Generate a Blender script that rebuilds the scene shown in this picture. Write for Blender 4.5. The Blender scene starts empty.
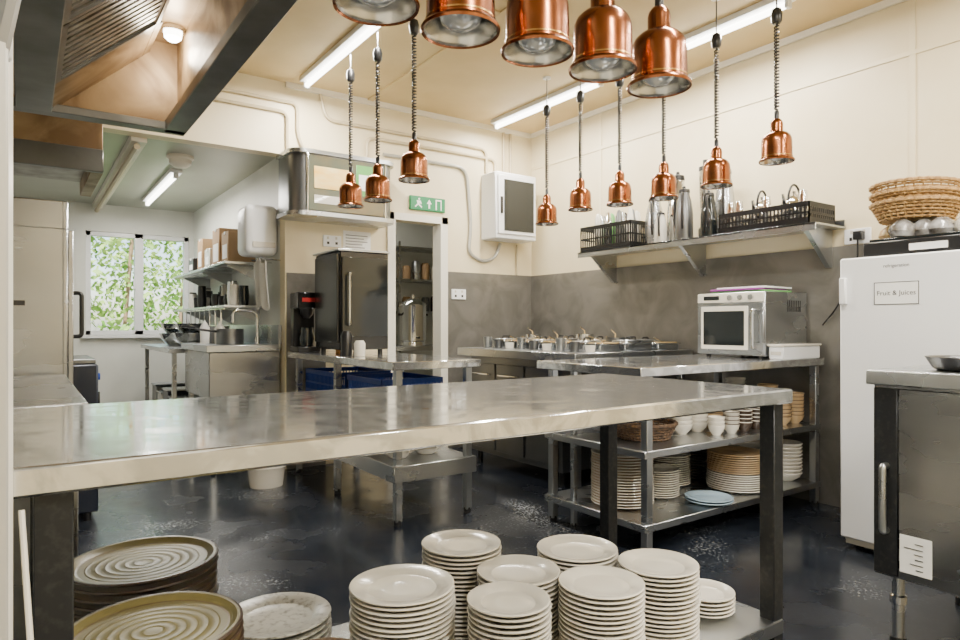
import bpy, bmesh, math, random
from mathutils import Vector, Matrix
random.seed(7)
sc = bpy.context.scene
COL = sc.collection

# ---------------------------------------------------------------- materials
def mat(name, col, metal=0.0, rough=0.5, nscale=0, ncol=None, nstretch=(1,1,1), rvar=0, bump=0, detail=4,
        lo=0.35, hi=0.65, dist=0, trans=0, emit=None, estr=0, coat=0, spec=0.5, alpha=1):
    m = bpy.data.materials.new(name); m.use_nodes = True
    nt = m.node_tree; p = nt.nodes['Principled BSDF']
    p.inputs['Base Color'].default_value = (*col, 1)
    p.inputs['Metallic'].default_value = metal
    p.inputs['Roughness'].default_value = rough
    p.inputs['Specular IOR Level'].default_value = spec
    p.inputs['Transmission Weight'].default_value = trans
    p.inputs['Coat Weight'].default_value = coat
    p.inputs['Alpha'].default_value = alpha
    if emit:
        p.inputs['Emission Color'].default_value = (*emit, 1)
        p.inputs['Emission Strength'].default_value = estr
    if nscale:
        tc = nt.nodes.new('ShaderNodeTexCoord'); mp = nt.nodes.new('ShaderNodeMapping')
        mp.inputs['Scale'].default_value = nstretch
        nz = nt.nodes.new('ShaderNodeTexNoise')
        nz.inputs['Scale'].default_value = nscale; nz.inputs['Detail'].default_value = detail
        nz.inputs['Distortion'].default_value = dist
        nt.links.new(tc.outputs['Object'], mp.inputs[0]); nt.links.new(mp.outputs[0], nz.inputs['Vector'])
        if ncol:
            r = nt.nodes.new('ShaderNodeValToRGB')
            r.color_ramp.elements[0].position = lo; r.color_ramp.elements[1].position = hi
            r.color_ramp.elements[0].color = (*col, 1); r.color_ramp.elements[1].color = (*ncol, 1)
            nt.links.new(nz.outputs['Fac'], r.inputs[0]); nt.links.new(r.outputs[0], p.inputs['Base Color'])
        if rvar:
            mr = nt.nodes.new('ShaderNodeMapRange')
            mr.inputs[1].default_value = 0.3; mr.inputs[2].default_value = 0.7
            mr.inputs[3].default_value = max(0.02, rough - rvar); mr.inputs[4].default_value = rough + rvar
            nt.links.new(nz.outputs['Fac'], mr.inputs[0]); nt.links.new(mr.outputs[0], p.inputs['Roughness'])
        if bump:
            bp = nt.nodes.new('ShaderNodeBump'); bp.inputs['Strength'].default_value = bump
            bp.inputs['Distance'].default_value = 0.01
            nt.links.new(nz.outputs['Fac'], bp.inputs['Height']); nt.links.new(bp.outputs[0], p.inputs['Normal'])
    return m

M = {}
M['wall'] = mat('cream_wall', (.76,.67,.46), rough=.42, nscale=2.2, ncol=(.70,.60,.39), bump=.02)
M['wallw'] = mat('white_wall', (.74,.75,.70), rough=.45, nscale=2.0, ncol=(.65,.66,.61))
M['ceil'] = mat('ceiling_paint', (.62,.49,.26), rough=.5, nscale=1.5, ncol=(.52,.39,.19))
M['ceil2'] = mat('annex_ceiling_paint', (.40,.42,.36), rough=.35, nscale=1.2, ncol=(.33,.34,.28))
M['trim'] = mat('white_trim', (.78,.75,.66), rough=.35)
M['steel'] = mat('brushed_steel', (.50,.52,.54), 1, .28, nscale=2.5, nstretch=(1,1,2), rvar=.035, ncol=(.44,.46,.48), detail=3)
M['steelm'] = mat('mid_brushed_steel', (.30,.31,.325), 1, .27, nscale=2.2, nstretch=(1,1,3), rvar=.05, ncol=(.36,.37,.38), detail=3)
M['steeltop'] = mat('polished_steel_top', (.80,.81,.82), .92, .12, nscale=3.5, dist=4.5, rvar=.07, ncol=(.58,.59,.60), detail=8, lo=.44, hi=.58)  # brushed swirls, with reflection streaks also painted into the colour
M['steeld'] = mat('dull_steel', (.20,.205,.21), .95, .33, nscale=3, rvar=.04, ncol=(.16,.165,.17), detail=2)
M['splash'] = mat('grey_splashback', (.24,.23,.21), .5, .36, nscale=3, ncol=(.165,.158,.14), rvar=.08, dist=1.5)
M['chrome'] = mat('chrome', (.75,.75,.75), 1, .1)
M['darkleg'] = mat('dark_leg_metal', (.028,.03,.033), .6, .36, nscale=60, ncol=(.05,.05,.05), lo=.5, hi=.75)
M['black'] = mat('black_plastic', (.012,.012,.013), 0, .3)
M['darkgl'] = mat('dark_glass', (.012,.015,.016), 0, .06)
M['copper'] = mat('copper', (.30,.112,.048), 1, .24, nscale=9, rvar=.06, ncol=(.20,.072,.03))
M['brass'] = mat('lamp_collar_brass', (.42,.25,.09), 1, .25)
M['refl'] = mat('lamp_reflector', (.55,.54,.52), 1, .22)
M['bulb'] = mat('bulb_glass', (.55,.58,.60), .6, .06, coat=.5)
M['hoodtan'] = mat('greasy_tan_metal', (.40,.28,.15), .3, .42, nscale=3.0, ncol=(.17,.10,.045), rvar=.08, dist=1.5, detail=7)
M['hoodgrey'] = mat('hood_steel', (.21,.21,.20), .85, .36, nscale=4, ncol=(.14,.14,.13), rvar=.05, detail=6)
M['filter'] = mat('grease_filter', (.36,.35,.32), .75, .4, nscale=12, ncol=(.20,.19,.16))
M['white'] = mat('white_enamel', (.80,.81,.82), 0, .3)
M['china'] = mat('white_china', (.76,.72,.63), 0, .2, coat=.3)
M['china2'] = mat('grey_china', (.58,.55,.48), 0, .25, coat=.3)
M['speck'] = mat('speckled_stoneware', (.44,.43,.38), 0, .3, nscale=60, ncol=(.16,.15,.12), lo=.5, hi=.72)
M['olive'] = mat('olive_stoneware', (.13,.09,.045), 0, .35, nscale=5, ncol=(.20,.145,.07))
M['olivein'] = mat('olive_glaze', (.235,.20,.08), 0, .34, nscale=6, ncol=(.16,.135,.05), spec=.4)
M['rim'] = mat('brown_glaze_rim', (.05,.03,.018), 0, .3)
M['tanplate'] = mat('tan_stoneware', (.55,.38,.20), 0, .35)
M['brownplate'] = mat('brown_stoneware', (.10,.065,.04), 0, .3)
M['bluepl'] = mat('blue_grey_china', (.34,.46,.55), 0, .2)
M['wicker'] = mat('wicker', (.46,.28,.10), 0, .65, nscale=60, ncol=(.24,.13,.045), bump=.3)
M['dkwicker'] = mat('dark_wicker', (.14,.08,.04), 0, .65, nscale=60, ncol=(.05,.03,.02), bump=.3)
M['paper'] = mat('paper', (.84,.84,.82), 0, .6)
M['ink'] = mat('ink', (.02,.02,.02), 0, .5)
M['green'] = mat('exit_sign_green', (.005,.20,.07), 0, .4, emit=(.01,.35,.12), estr=.06)
M['blue'] = mat('blue_plastic', (.012,.06,.36), 0, .35)
M['lime'] = mat('green_plastic', (.12,.36,.09), 0, .4)
M['purple'] = mat('purple_plastic', (.25,.04,.25), 0, .4)
M['red'] = mat('red_plastic', (.42,.02,.02), 0, .4)
M['orange'] = mat('orange_label', (.65,.25,.03), 0, .4)
M['card'] = mat('cardboard', (.36,.23,.12), 0, .7)
M['tube'] = mat('fluorescent_tube', (.9,.9,.9), 0, .4, emit=(1,.96,.86), estr=12)
M['navy'] = mat('navy_enamel', (.015,.02,.035), .3, .3)
M['pipe'] = mat('conduit_cream', (.52,.44,.29), .1, .4)
M['pipeg'] = mat('conduit_grey', (.42,.41,.37), .3, .4)
M['amber'] = mat('amber_display', (.80,.44,.05), 0, .3, nscale=5, ncol=(.75,.62,.30), nstretch=(1,1,3), emit=(.9,.55,.10), estr=.3)  # faint emission added to lighten the yellow item, not a lamp
M['teal'] = mat('grey_green_metal', (.10,.12,.09), .5, .3, nscale=4, ncol=(.17,.14,.08))
M['cloth'] = mat('white_cloth', (.68,.67,.63), 0, .9, nscale=9, bump=.5)
M['leaf'] = mat('leaves', (.12,.31,.03), 0, .6, nscale=2.5, ncol=(.50,.66,.15))
M['soil'] = mat('garden_ground', (.15,.22,.07), 0, .9, nscale=6, ncol=(.2,.25,.10))
M['food'] = mat('salad_food', (.25,.13,.05), 0, .5, nscale=40, ncol=(.42,.34,.14))
M['ovend'] = mat('dark_oven_steel', (.045,.045,.047), .85, .22, nscale=3, ncol=(.065,.065,.065))
M['bag'] = mat('clear_bag_plastic', (.42,.42,.42), 0, .15, nscale=14, ncol=(.08,.07,.06), bump=.4, coat=.6)

def floor_mat():
    m = mat('dark_vinyl_floor', (.012,.017,.028), 0, .23, nscale=3, rvar=.11, detail=8, spec=.7)
    nt = m.node_tree; p = nt.nodes['Principled BSDF']; tc = nt.nodes.new('ShaderNodeTexCoord')
    n1 = nt.nodes.new('ShaderNodeTexNoise'); n1.inputs['Scale'].default_value = 70; n1.inputs['Detail'].default_value = 8
    n2 = nt.nodes.new('ShaderNodeTexNoise'); n2.inputs['Scale'].default_value = 2.2; n2.inputs['Detail'].default_value = 8
    nt.links.new(tc.outputs['Object'], n1.inputs[0]); nt.links.new(tc.outputs['Object'], n2.inputs[0])
    mul = nt.nodes.new('ShaderNodeMath'); mul.operation = 'MULTIPLY'
    nt.links.new(n1.outputs['Fac'], mul.inputs[0]); nt.links.new(n2.outputs['Fac'], mul.inputs[1])
    r = nt.nodes.new('ShaderNodeValToRGB')
    e = r.color_ramp.elements; e[0].position = .20; e[0].color = (.008,.010,.015,1); e[1].position = .45; e[1].color = (.28,.29,.29,1)
    x = r.color_ramp.elements.new(.29); x.color = (.014,.018,.026,1)
    x = r.color_ramp.elements.new(.345); x.color = (.030,.035,.045,1)
    nt.links.new(mul.outputs[0], r.inputs[0]); nt.links.new(r.outputs[0], p.inputs['Base Color'])
    return m
M['floor'] = floor_mat()

# ---------------------------------------------------------------- builder
class B:
    def __init__(s): s.v=[]; s.f=[]; s.mi=[]; s.mats=[]; s.M=Matrix.Identity(4)
    def _m(s, k):
        m = M[k]
        if m not in s.mats: s.mats.append(m)
        return s.mats.index(m)
    def add(s, vs, fs, k):
        o = len(s.v); i = s._m(k)
        s.v += [tuple(s.M @ Vector(v)) for v in vs]
        s.f += [[o+a for a in f] for f in fs]; s.mi += [i]*len(fs)
        return s
    def box(s, x0,x1,y0,y1,z0,z1, k, bev=0.0):
        if bev:
            bm = bmesh.new(); bmesh.ops.create_cube(bm, size=1)
            for v in bm.verts:
                v.co = Vector(((x0+x1)/2+v.co.x*(x1-x0), (y0+y1)/2+v.co.y*(y1-y0), (z0+z1)/2+v.co.z*(z1-z0)))
            bmesh.ops.bevel(bm, geom=bm.edges[:], offset=bev*(.6 if bev<.02 else 1), segments=1 if bev<.02 else 4, profile=.5, affect='EDGES')
            bm.verts.index_update()
            s.add([v.co[:] for v in bm.verts], [[v.index for v in f.verts] for f in bm.faces], k); bm.free()
        else:
            s.add([(x,y,z) for z in (z0,z1) for y in (y0,y1) for x in (x0,x1)],
                  [(0,2,3,1),(4,5,7,6),(0,1,5,4),(2,6,7,3),(0,4,6,2),(1,3,7,5)], k)
        return s
    def lathe(s, c, prof, k, seg=32, sx=1, sy=1, caps=True):
        n = len(prof); vs=[]; fs=[]
        for r,z in prof:
            for i in range(seg):
                a = 2*math.pi*i/seg; vs.append((c[0]+r*sx*math.cos(a), c[1]+r*sy*math.sin(a), c[2]+z))
        for j in range(n-1):
            for i in range(seg):
                i2=(i+1)%seg
                fs.append((j*seg+i, j*seg+i2, (j+1)*seg+i2, (j+1)*seg+i))
        s.add(vs, fs, k)
        return s
    def tube(s, pts, r, k, seg=8, cap=True):
        P=[Vector(p) for p in pts]; n=len(P); vs=[]; fs=[]
        T=[((P[min(i+1,n-1)]-P[max(i-1,0)]).normalized()) for i in range(n)]
        up=Vector((0,0,1)) if abs(T[0].z)<.9 else Vector((1,0,0))
        N=(up-T[0]*up.dot(T[0])).normalized()
        for i in range(n):
            N=(N-T[i]*N.dot(T[i])).normalized(); Bn=T[i].cross(N)
            rr = r[i] if isinstance(r,(list,tuple)) else r
            for j in range(seg):
                a=2*math.pi*j/seg; vs.append((P[i]+N*math.cos(a)*rr+Bn*math.sin(a)*rr)[:])
        for i in range(n-1):
            for j in range(seg):
                j2=(j+1)%seg; fs.append((i*seg+j, i*seg+j2, (i+1)*seg+j2, (i+1)*seg+j))
        if cap:
            fs.append(tuple(range(seg-1,-1,-1))); fs.append(tuple((n-1)*seg+j for j in range(seg)))
        s.add(vs, fs, k); return s
    def cyl(s, p0, p1, r, k, seg=20): return s.tube([p0,p1], r, k, seg)
    def text(s, txt, size, mtx, k):
        cu = bpy.data.curves.new('t', 'FONT'); cu.body = txt; cu.size = size; cu.align_x='CENTER'; cu.align_y='CENTER'
        ob = bpy.data.objects.new('t', cu); COL.objects.link(ob)
        dg = bpy.context.evaluated_depsgraph_get(); me = ob.evaluated_get(dg).to_mesh()
        vs=[(mtx@v.co)[:] for v in me.vertices]; fs=[list(p.vertices) for p in me.polygons]
        s.add(vs, fs, k); ob.evaluated_get(dg).to_mesh_clear(); bpy.data.objects.remove(ob); return s
    def done(s, name, ang=40):
        xs=[v[0] for v in s.v]; ys=[v[1] for v in s.v]; zs=[v[2] for v in s.v]
        c=Vector(((min(xs)+max(xs))/2,(min(ys)+max(ys))/2,min(zs)))
        me=bpy.data.meshes.new(name); me.from_pydata([(Vector(v)-c)[:] for v in s.v],[],s.f)
        for m in s.mats: me.materials.append(m)
        me.polygons.foreach_set('material_index', s.mi)
        me.polygons.foreach_set('use_smooth', [True]*len(me.polygons))
        bm=bmesh.new(); bm.from_mesh(me); bmesh.ops.recalc_face_normals(bm, faces=bm.faces); bm.to_mesh(me); bm.free()
        me.set_sharp_from_angle(angle=math.radians(ang)); me.update()
        ob=bpy.data.objects.new(name, me); ob.location=c; COL.objects.link(ob); return ob

def rounded(pts, r=.05, n=5):
    P=[Vector(p) for p in pts]; out=[P[0]]
    for i in range(1,len(P)-1):
        a=(P[i-1]-P[i]); b=(P[i+1]-P[i]); rr=min(r,a.length*.45,b.length*.45)
        A=P[i]+a.normalized()*rr; C=P[i]+b.normalized()*rr
        for j in range(n+1):
            t=j/n; out.append((A*(1-t)**2)+(P[i]*2*t*(1-t))+(C*t*t))
    out.append(P[-1]); return out

# ---------------------------------------------------------------- room shell
WX, WY, CZ, AZ = 4.05, 4.95, 2.95, 2.42
B().box(-1.0,4.5,-2.15,8.4,-.1,0,'floor').done('floor')
B().box(-1.0,4.2,-2.15,WY+.12,CZ,CZ+.1,'ceil').done('ceiling')
B().box(-1.0,1.63,WY+.12,8.4,AZ,AZ+.1,'ceil2').done('ceiling_annex')
w=B().box(WX,WX+.15,-2.0,WY,0,CZ,'wall')
w.done('wall_right')
w=B(); w.box(1.63,2.55,WY,WY+.12,0,CZ,'wall'); w.box(2.55,3.02,WY,WY+.12,1.99,CZ,'wall'); w.box(3.02,4.45,WY,WY+.12,0,CZ,'wall')
w.box(-.85,1.63,WY,WY+.12,AZ-.02,CZ,'wall'); w.done('wall_back')
B().box(-1.0,-.85,-2.0,8.25,0,CZ,'wallw').done('wall_left')
B().box(-1.0,WX+.15,-2.15,-2.0,0,CZ,'wall').done('wall_front')
B().box(1.63,1.75,WY+.12,8.25,0,AZ,'wallw').done('wall_annex')
w=B(); w.box(-1,.54,8.25,8.4,0,AZ,'wallw').box(1.58,1.75,8.25,8.4,0,AZ,'wallw').box(.54,1.58,8.25,8.4,0,.99,'wallw').box(.54,1.58,8.25,8.4,2.125,AZ,'wallw').done('wall_window')
w=B(); w.box(1.75,4.45,6.6,6.72,0,AZ,'wallw').box(4.3,4.45,WY+.12,6.6,0,AZ,'wallw').done('wall_pantry')
B().box(1.75,4.45,WY+.12,6.72,AZ,AZ+.1,'ceil2').done('ceiling_pantry')
B().box(-.35,-.013,.80,1.09,0,CZ,'trim',.004).done('wall_partition')
# trims
t=B()
for z in (2.60,): t.box(WX-.008,WX,-1.9,WY-.01,z,z+.025,'wall')
for y in (1.6,4.0): t.box(WX-.007,WX,y,y+.03,1.58,2.95,'wall')
t.done('trim_1')
t=B(); t.box(WX-.03,WX-.009,-1.9,WY-.03,CZ-.04,CZ,'trim').box(1.63,WX-.03,WY-.03,WY,CZ-.04,CZ,'trim').done('trim_2')
t=B(); t.box(2.49,2.55,WY-.02,WY,0,2.05,'trim').box(3.02,3.08,WY-.02,WY,0,2.05,'trim').box(2.49,3.08,WY-.02,WY,1.99,2.05,'trim')
t.box(2.55,2.562,WY-.02,WY+.12,0,1.99,'trim').box(3.008,3.02,WY-.02,WY+.12,0,1.99,'trim').done('door_frame')
t=B()
for x in (.9,2.3): t.box(x,x+.05,-1.9,WY-.03,CZ-.012,CZ,'ceil')
for y in (3.1,): t.box(-.8,WX-.03,y,y+.05,CZ-.010,CZ,'ceil')
t.done('trim_3')
# splashbacks (wall cladding)
B().box(WX-.012,WX,1.7,WY,.0,1.575,'splash').done('splashback_1')
B().box(3.085,WX-.012,WY-.012,WY,.0,1.575,'splash').done('splashback_2')
B().box(1.64,1.95,WY-.012,WY,0,1.5,'splash').done('splashback_3')
B().box(-.85,1.62,8.235,8.25,0,.09,'steeld').done('baseboard_window')
# window
w=B(); k='white'
x0,x1,z0,z1=.54,1.58,.99,2.125
for a,b in ((x0,x0+.05),(x1-.05,x1),((x0+x1)/2-.045,(x0+x1)/2+.045)): w.box(a,b,8.27,8.35,z0,z1,k,.006)
w.box(x0,x1,8.27,8.35,z0,z0+.05,k,.006).box(x0,x1,8.27,8.35,z1-.05,z1,k,.006)
w.box(x0-.04,x1+.03,8.19,8.27,z0-.035,z0,k,.006)
w.box(1.0,1.03,8.25,8.27,1.5,1.62,k,.004)
w.done('window_1')
# garden
g=B(); g.box(-12,14,8.6,30,-.3,-.05,'soil'); g.done('garden_ground')
g=B()
for i in range(13000):
    x=random.uniform(-2.5,5); y=random.uniform(10.8,12.6); z=random.uniform(-.05,2.3+.9*math.sin(x*1.7)+.6*math.sin(x*4.1)+.5*random.random())
    s_=random.uniform(.025,.08); a=random.uniform(0,6.28); b=random.uniform(-1,1)
    u=Vector((math.cos(a),math.sin(a),b)).normalized()*s_; v=Vector((-math.sin(a)*.4,math.cos(a)*.4,1-b*.5)).normalized()*s_*.6
    p=Vector((x,y,z)); g.add([(p-u)[:],(p-v)[:],(p+u)[:],(p+v)[:]],[(0,1,2,3)],'leaf')
for i in range(9): g.cyl((-2+i*.8,11.6,-.06),(-2+i*.8+.2,11.6,2.6),.03,'card',8)
g.done('garden_hedge')

# ---------------------------------------------------------------- tables
def leg(b,x,y,z1,k,w=.022,foot=True):
    b.box(x-w,x+w,y-w,y+w,.02 if foot else 0,z1,k,.003)
    if foot: b.cyl((x,y,0),(x,y,.03),w*1.1,'black',12)
# front pass table
b=B(); b.box(-.12,1.97,1.12,1.93,.856,.90,'steeltop',.008)
b.box(.1,1.86,1.50,1.55,.82,.857,'steeld')
for x in (.035,1.93):
    for y in (1.17,1.87): leg(b,x,y,.857,'darkleg',.025)
b.box(.0,1.95,1.14,1.90,.135,.18,'steel',.005)
b.done('prep_table')
# shelving island table
b=B(); b.box(2.36,4.0,2.08,2.84,.855,.90,'steeltop',.006)
for x in (2.44,3.95):
    for y in (2.115,2.79): leg(b,x,y,.856,'steel',.020)
leg(b,2.44,2.62,.856,'steel',.014)
b.box(2.40,3.98,2.09,2.82,.465,.50,'steel',.004).box(2.40,3.98,2.09,2.82,.115,.15,'steel',.004)
b.done('shelved_prep_table')
# left back table
b=B(); b.box(1.62,2.20,3.15,4.86,.855,.90,'steeltop',.006)
for x in (1.68,2.14):
    for y in (3.21,4.05,4.78): leg(b,x,y,.856,'steel',.02)
b.box(1.64,2.18,3.17,4.82,.24,.33,'steel',.005).box(1.66,2.16,3.3,4.80,.585,.60,'steeld')
b.done('side_prep_table')
for i,(x,y) in enumerate(((1.78,3.4),(1.98,3.42),(1.78,3.66),(2.0,3.7))):
    b=B()
    for n in range(2): b.lathe((x,y,.332+n*.018),[(0,0),(.05,0),(.085,.03),(.09,.035),(.083,.032),(.048,.006),(0,.005)],'china2',28)
    b.done('dessert_bowl_stack')
def crate(x0,x1,y0,y1,z0,z1,k,name,fill=None):
    b=B(); t=.008
    b.box(x0,x1,y0,y1,z0,z0+t,k)
    for z in (z0+t,z1-.03): 
        hh=.03
        b.box(x0,x1,y0,y0+t,z,z+hh,k).box(x0,x1,y1-t,y1,z,z+hh,k).box(x0,x0+t,y0,y1,z,z+hh,k).box(x1-t,x1,y0,y1,z,z+hh,k)
    zm=(z0+z1)/2
    b.box(x0,x1,y0,y0+t,zm-.006,zm+.006,k).box(x0,x0+t,y0,y1,zm-.006,zm+.006,k).box(x0,x1,y1-t,y1,zm-.006,zm+.006,k).box(x1-t,x1,y0,y1,zm-.006,zm+.006,k)
    nx=max(2,int((x1-x0)/.024)); ny=max(2,int((y1-y0)/.024))
    for i in range(nx+1):
        x=x0+(x1-x0-t)*i/nx; b.box(x,x+t,y0,y0+t,z0,z1-.002,k).box(x,x+t,y1-t,y1,z0,z1-.002,k)
    for i in range(ny+1):
        y=y0+(y1-y0-t)*i/ny; b.box(x0,x0+t,y,y+t,z0,z1-.002,k).box(x1-t,x1,y,y+t,z0,z1-.002,k)
    return b.done(name)
crate(1.70,2.12,3.45,3.95,.601,.78,'blue','blue_crate')
crate(1.70,2.12,4.15,4.70,.601,.78,'blue','blue_crate')
b=B(); b.lathe((1.36,4.52,0),[(0,0),(.10,0),(.115,.13),(.122,.13),(.122,.14),(.112,.14),(.095,.01),(0,.01)],'china',28,sx=1.1)
b.done('plastic_tub')

# ---------------------------------------------------------------- left counter + fridge
b=B(); b.box(-.78,.135,1.96,3.15,.86,.90,'steelm',.006)
b.box(-.76,.10,2.0,3.13,.1,.86,'steel'); 
for y in (2.05,2.6): b.box(.10,.118,y,y+.5,.15,.82,'steel',.004); b.tube([(.118,y+.1,.76),(.145,y+.1,.76),(.145,y+.4,.76),(.118,y+.4,.76)],.007,'chrome')
for x in (-.7,.05):
    for y in (2.08,3.05): b.cyl((x,y,0),(x,y,.1),.02,'steeld',12)
b.done('steel_base_counter')
b=B(); b.box(-.58,.15,3.25,3.95,.1,1.62,'steelm',.01); b.box(.15,.17,3.27,3.93,.14,1.5,'steelm',.006)
b.box(-.60,-.0,3.243,3.25,1.18,1.2,'black'); b.box(-.58,.15,3.246,3.25,1.50,1.505,'steeld'); b.box(.13,.134,3.246,3.25,.1,1.62,'steeld')
b.tube(rounded([(.17,3.36,1.05),(.205,3.36,1.05),(.205,3.36,1.24),(.17,3.36,1.24)],.02),.009,'black')
for x in (-.5,.08):
    for y in (3.33,3.87): b.cyl((x,y,0),(x,y,.1),.02,'steeld',12)
b.done('upright_steel_fridge')
b=B(); b.box(-.3,.34,4.25,4.85,.05,.88,'navy',.015); b.box(-.28,.33,4.27,4.83,.88,.91,'steeld',.01)
b.box(.34,.352,4.3,4.8,.2,.72,'darkgl',.004); b.cyl((.34,4.4,.8),(.36,4.4,.8),.02,'blue',12)
for x in (-.25,.29):
    for y in (4.3,4.8): b.cyl((x,y,0),(x,y,.05),.02,'black',10)
b.done('undercounter_glasswasher')
# ---------------------------------------------------------------- hood
b=B()
Y0,Y1=1.15,3.22
b.box(.565,.58,Y0,Y1,2.0,2.62,'hoodtan'); b.box(.58,.59,Y0,Y1,2.0,2.62,'hoodgrey')
b.box(.51,.60,Y0,Y1,1.965,2.01,'hoodgrey',.006)
b.box(-.80,.60,Y1,Y1+.02,2.0,2.62,'hoodgrey'); b.box(-.78,.565,Y1-.012,Y1,2.0,2.6,'hoodtan')
b.box(-.80,.60,Y1-.05,Y1+.025,1.965,2.0,'hoodgrey',.006)
b.box(-.80,.60,Y0-.02,Y0,2.0,2.62,'hoodgrey')
b.box(-.82,-.80,Y0,Y1,2.0,2.62,'hoodgrey'); b.box(-.82,.60,Y0,Y1,2.60,2.63,'hoodgrey')
b.box(.40,.565,Y0,Y1-.012,2.36,2.375,'hoodtan')
b.box(-.03,.09,Y0,Y1-.07,1.955,2.02,'hoodgrey',.006)
b.box(-.80,-.03,Y0,Y1-.07,2.0,2.02,'hoodtan')
A=Vector((.085,0,1.99)); C=Vector((.43,0,2.30)); d=(C-A); L=d.length; dn=d.normalized(); nn=Vector((dn.z,0,-dn.x))
YF=2.86; nf=3; fw=(YF-Y0)/nf
def slab(b,s0,s1,y0,y1,t0,t1,k):
    vs=[]
    for t in (t0,t1):
        for y in (y0,y1):
            for s in (s0,s1):
                p=A+dn*s+nn*t; vs.append((p.x,y,p.z))
    b.add(vs,[(0,2,3,1),(4,5,7,6),(0,1,5,4),(2,6,7,3),(0,4,6,2),(1,3,7,5)],k)
slab(b,-.01,L+.02,Y0,YF,-.02,-.006,'filter')
slab(b,-.01,L+.02,YF,Y1-.013,-.02,.010,'hoodtan')
for i in range(nf):
    a=Y0+i*fw; e=a+fw-.008
    slab(b,0,.02,a,e,-.01,.012,'hoodgrey'); slab(b,L-.02,L,a,e,-.01,.012,'hoodgrey')
    slab(b,0,L,a,a+.02,-.01,.012,'hoodgrey'); slab(b,0,L,e-.02,e,-.01,.012,'hoodgrey')
    for j in range(11):
        y=a+.03+j*(fw-.07)/10; slab(b,.02,L-.02,y,y+.026,-.006,.004,'filter')
b.box(.41,.425,Y0,Y1-.012,2.28,2.375,'hoodtan')
b.cyl((.515,3.02,2.34),(.515,3.02,2.362),.045,'chrome',24)
b.lathe((.515,3.02,2.30),[(0,0),(.02,.003),(.034,.015),(.038,.04)],'tube',20)
hood=b.done('extraction_hood')
b=B(); b.box(-.80,.30,3.98,4.75,2.02,2.3,'hoodtan'); b.box(-.80,.34,3.95,3.99,1.90,2.02,'hoodgrey',.008); b.box(.28,.34,3.99,4.75,1.90,2.22,'hoodtan',.006)
b.box(-.8,.28,4.0,4.72,1.98,2.02,'filter'); b.cyl((-.3,4.3,2.3),(-.3,4.3,2.95),.16,'hoodgrey',28)
b.box(-.8,.30,3.965,3.98,2.02,2.3,'hoodtan'); b.box(-.3,-.1,3.955,3.966,2.05,2.2,'teal',.004)
b.done('extractor_canopy')

# ---------------------------------------------------------------- heat lamps
def heat_lamp(x,y,z,ztop=2.80):
    b=B(); c=(x,y,z)
    out=[(.080,.003),(.086,0),(.0875,.006),(.084,.012),(.0765,.016),(.0755,.03),(.0750,.06),(.0745,.100),(.0725,.118),(.066,.133),(.054,.145),(.040,.152),(.032,.155),(.031,.158),(.031,.195),(.028,.208),(.021,.218),(.014,.223)]
    b.lathe(c,out,'copper',40)
    b.lathe(c,[(.0745,.020),(.0772,.022),(.0772,.026),(.0745,.028)],'brass',40)
    b.lathe(c,[(.080,.003),(.074,.010),(.070,.06),(.057,.11),(.03,.13),(0,.132)],'refl',40)
    b.lathe(c,[(0,.006),(.022,.009),(.042,.022),(.050,.042),(.044,.062),(.026,.085),(.018,.12)],'bulb',28)
    b.lathe(c,[(.012,.22),(.012,.26),(.008,.265),(0,.265)],'black',14)
    zb=z+.262; zt=ztop-.11; turns=max(8,int((zt-zb)/.017)); pts=[]
    pts.append((x,y,zb))
    n=turns*8
    for i in range(n+1):
        a=2*math.pi*i/8; f=i/n
        rr=.0105
        pts.append((x+rr*math.cos(a),y+rr*math.sin(a),zb+.012+(zt-zb-.02)*(f**1.0)))
    pts.append((x,y,zt))
    b.tube(pts,.0048,'black',5)
    b.cyl((x,y,zb),(x,y,zt),.0022,'black',6)
    b.lathe((x,y,zt),[(0,-.002),(.018,0),(.026,.012),(.028,.05),(.022,.075),(.008,.085),(0,.086)],'black',18)
    b.cyl((x,y,zt+.08),(x,y,CZ),.004,'steeld',8)
    b.cyl((x,y,CZ-.013),(x,y,CZ),.03,'white',16)
    return b.done('copper_heat_lamp')
for x,dz in ((.58,.014),(.782,.014),(1.0,.020),(1.217,.026),(1.435,.028)): heat_lamp(x,1.20,1.725+dz)
for y,z in ((1.91,1.945),(2.27,1.88),(2.64,1.87),(3.0,1.885),(3.37,1.905),(3.73,1.85)): heat_lamp(3.2,y,z,2.77)
for y,z in ((4.0,1.873),(3.6,1.85),(3.15,1.89)): heat_lamp(1.75,y,z)

# ---------------------------------------------------------------- fluorescent fixtures
def area(name,loc,sx,sy,e,col=(1,.945,.845),par=None):
    l=bpy.data.lights.new(name,'AREA'); l.shape='RECTANGLE'; l.size=sx; l.size_y=sy; l.energy=e; l.color=col
    o=bpy.data.objects.new(name,l); COL.objects.link(o); o.location=loc
    if par: o.parent=par; o.location=Vector(loc)-par.location
    return o
def fluoro(x,y0,y1,z,e,alongx=False):
    b=B(); w=.05; e*=1.9
    if alongx:
        b.box(y0,y1,x-w,x+w,z-.035,z,'white',.008); b.cyl((y0+.03,x,z-.06),(y1-.03,x,z-.06),.016,'tube',12)
        for q in (y0+.01,y1-.03): b.box(q,q+.02,x-.02,x+.02,z-.08,z-.03,'white')
        c=((y0+y1)/2,x,z-.085); s=(y1-y0-.1,.06)
    else:
        b.box(x-w,x+w,y0,y1,z-.035,z,'white',.008); b.cyl((x,y0+.03,z-.06),(x,y1-.03,z-.06),.018,'tube',12)
        for q in (y0+.01,y1-.03): b.box(x-.02,x+.02,q,q+.02,z-.08,z-.03,'white')
        c=(x,(y0+y1)/2,z-.085); s=(.06,y1-y0-.1)
    o=b.done('fluorescent_light'); area('tube_light',c,s[0],s[1],e,par=o)
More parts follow.
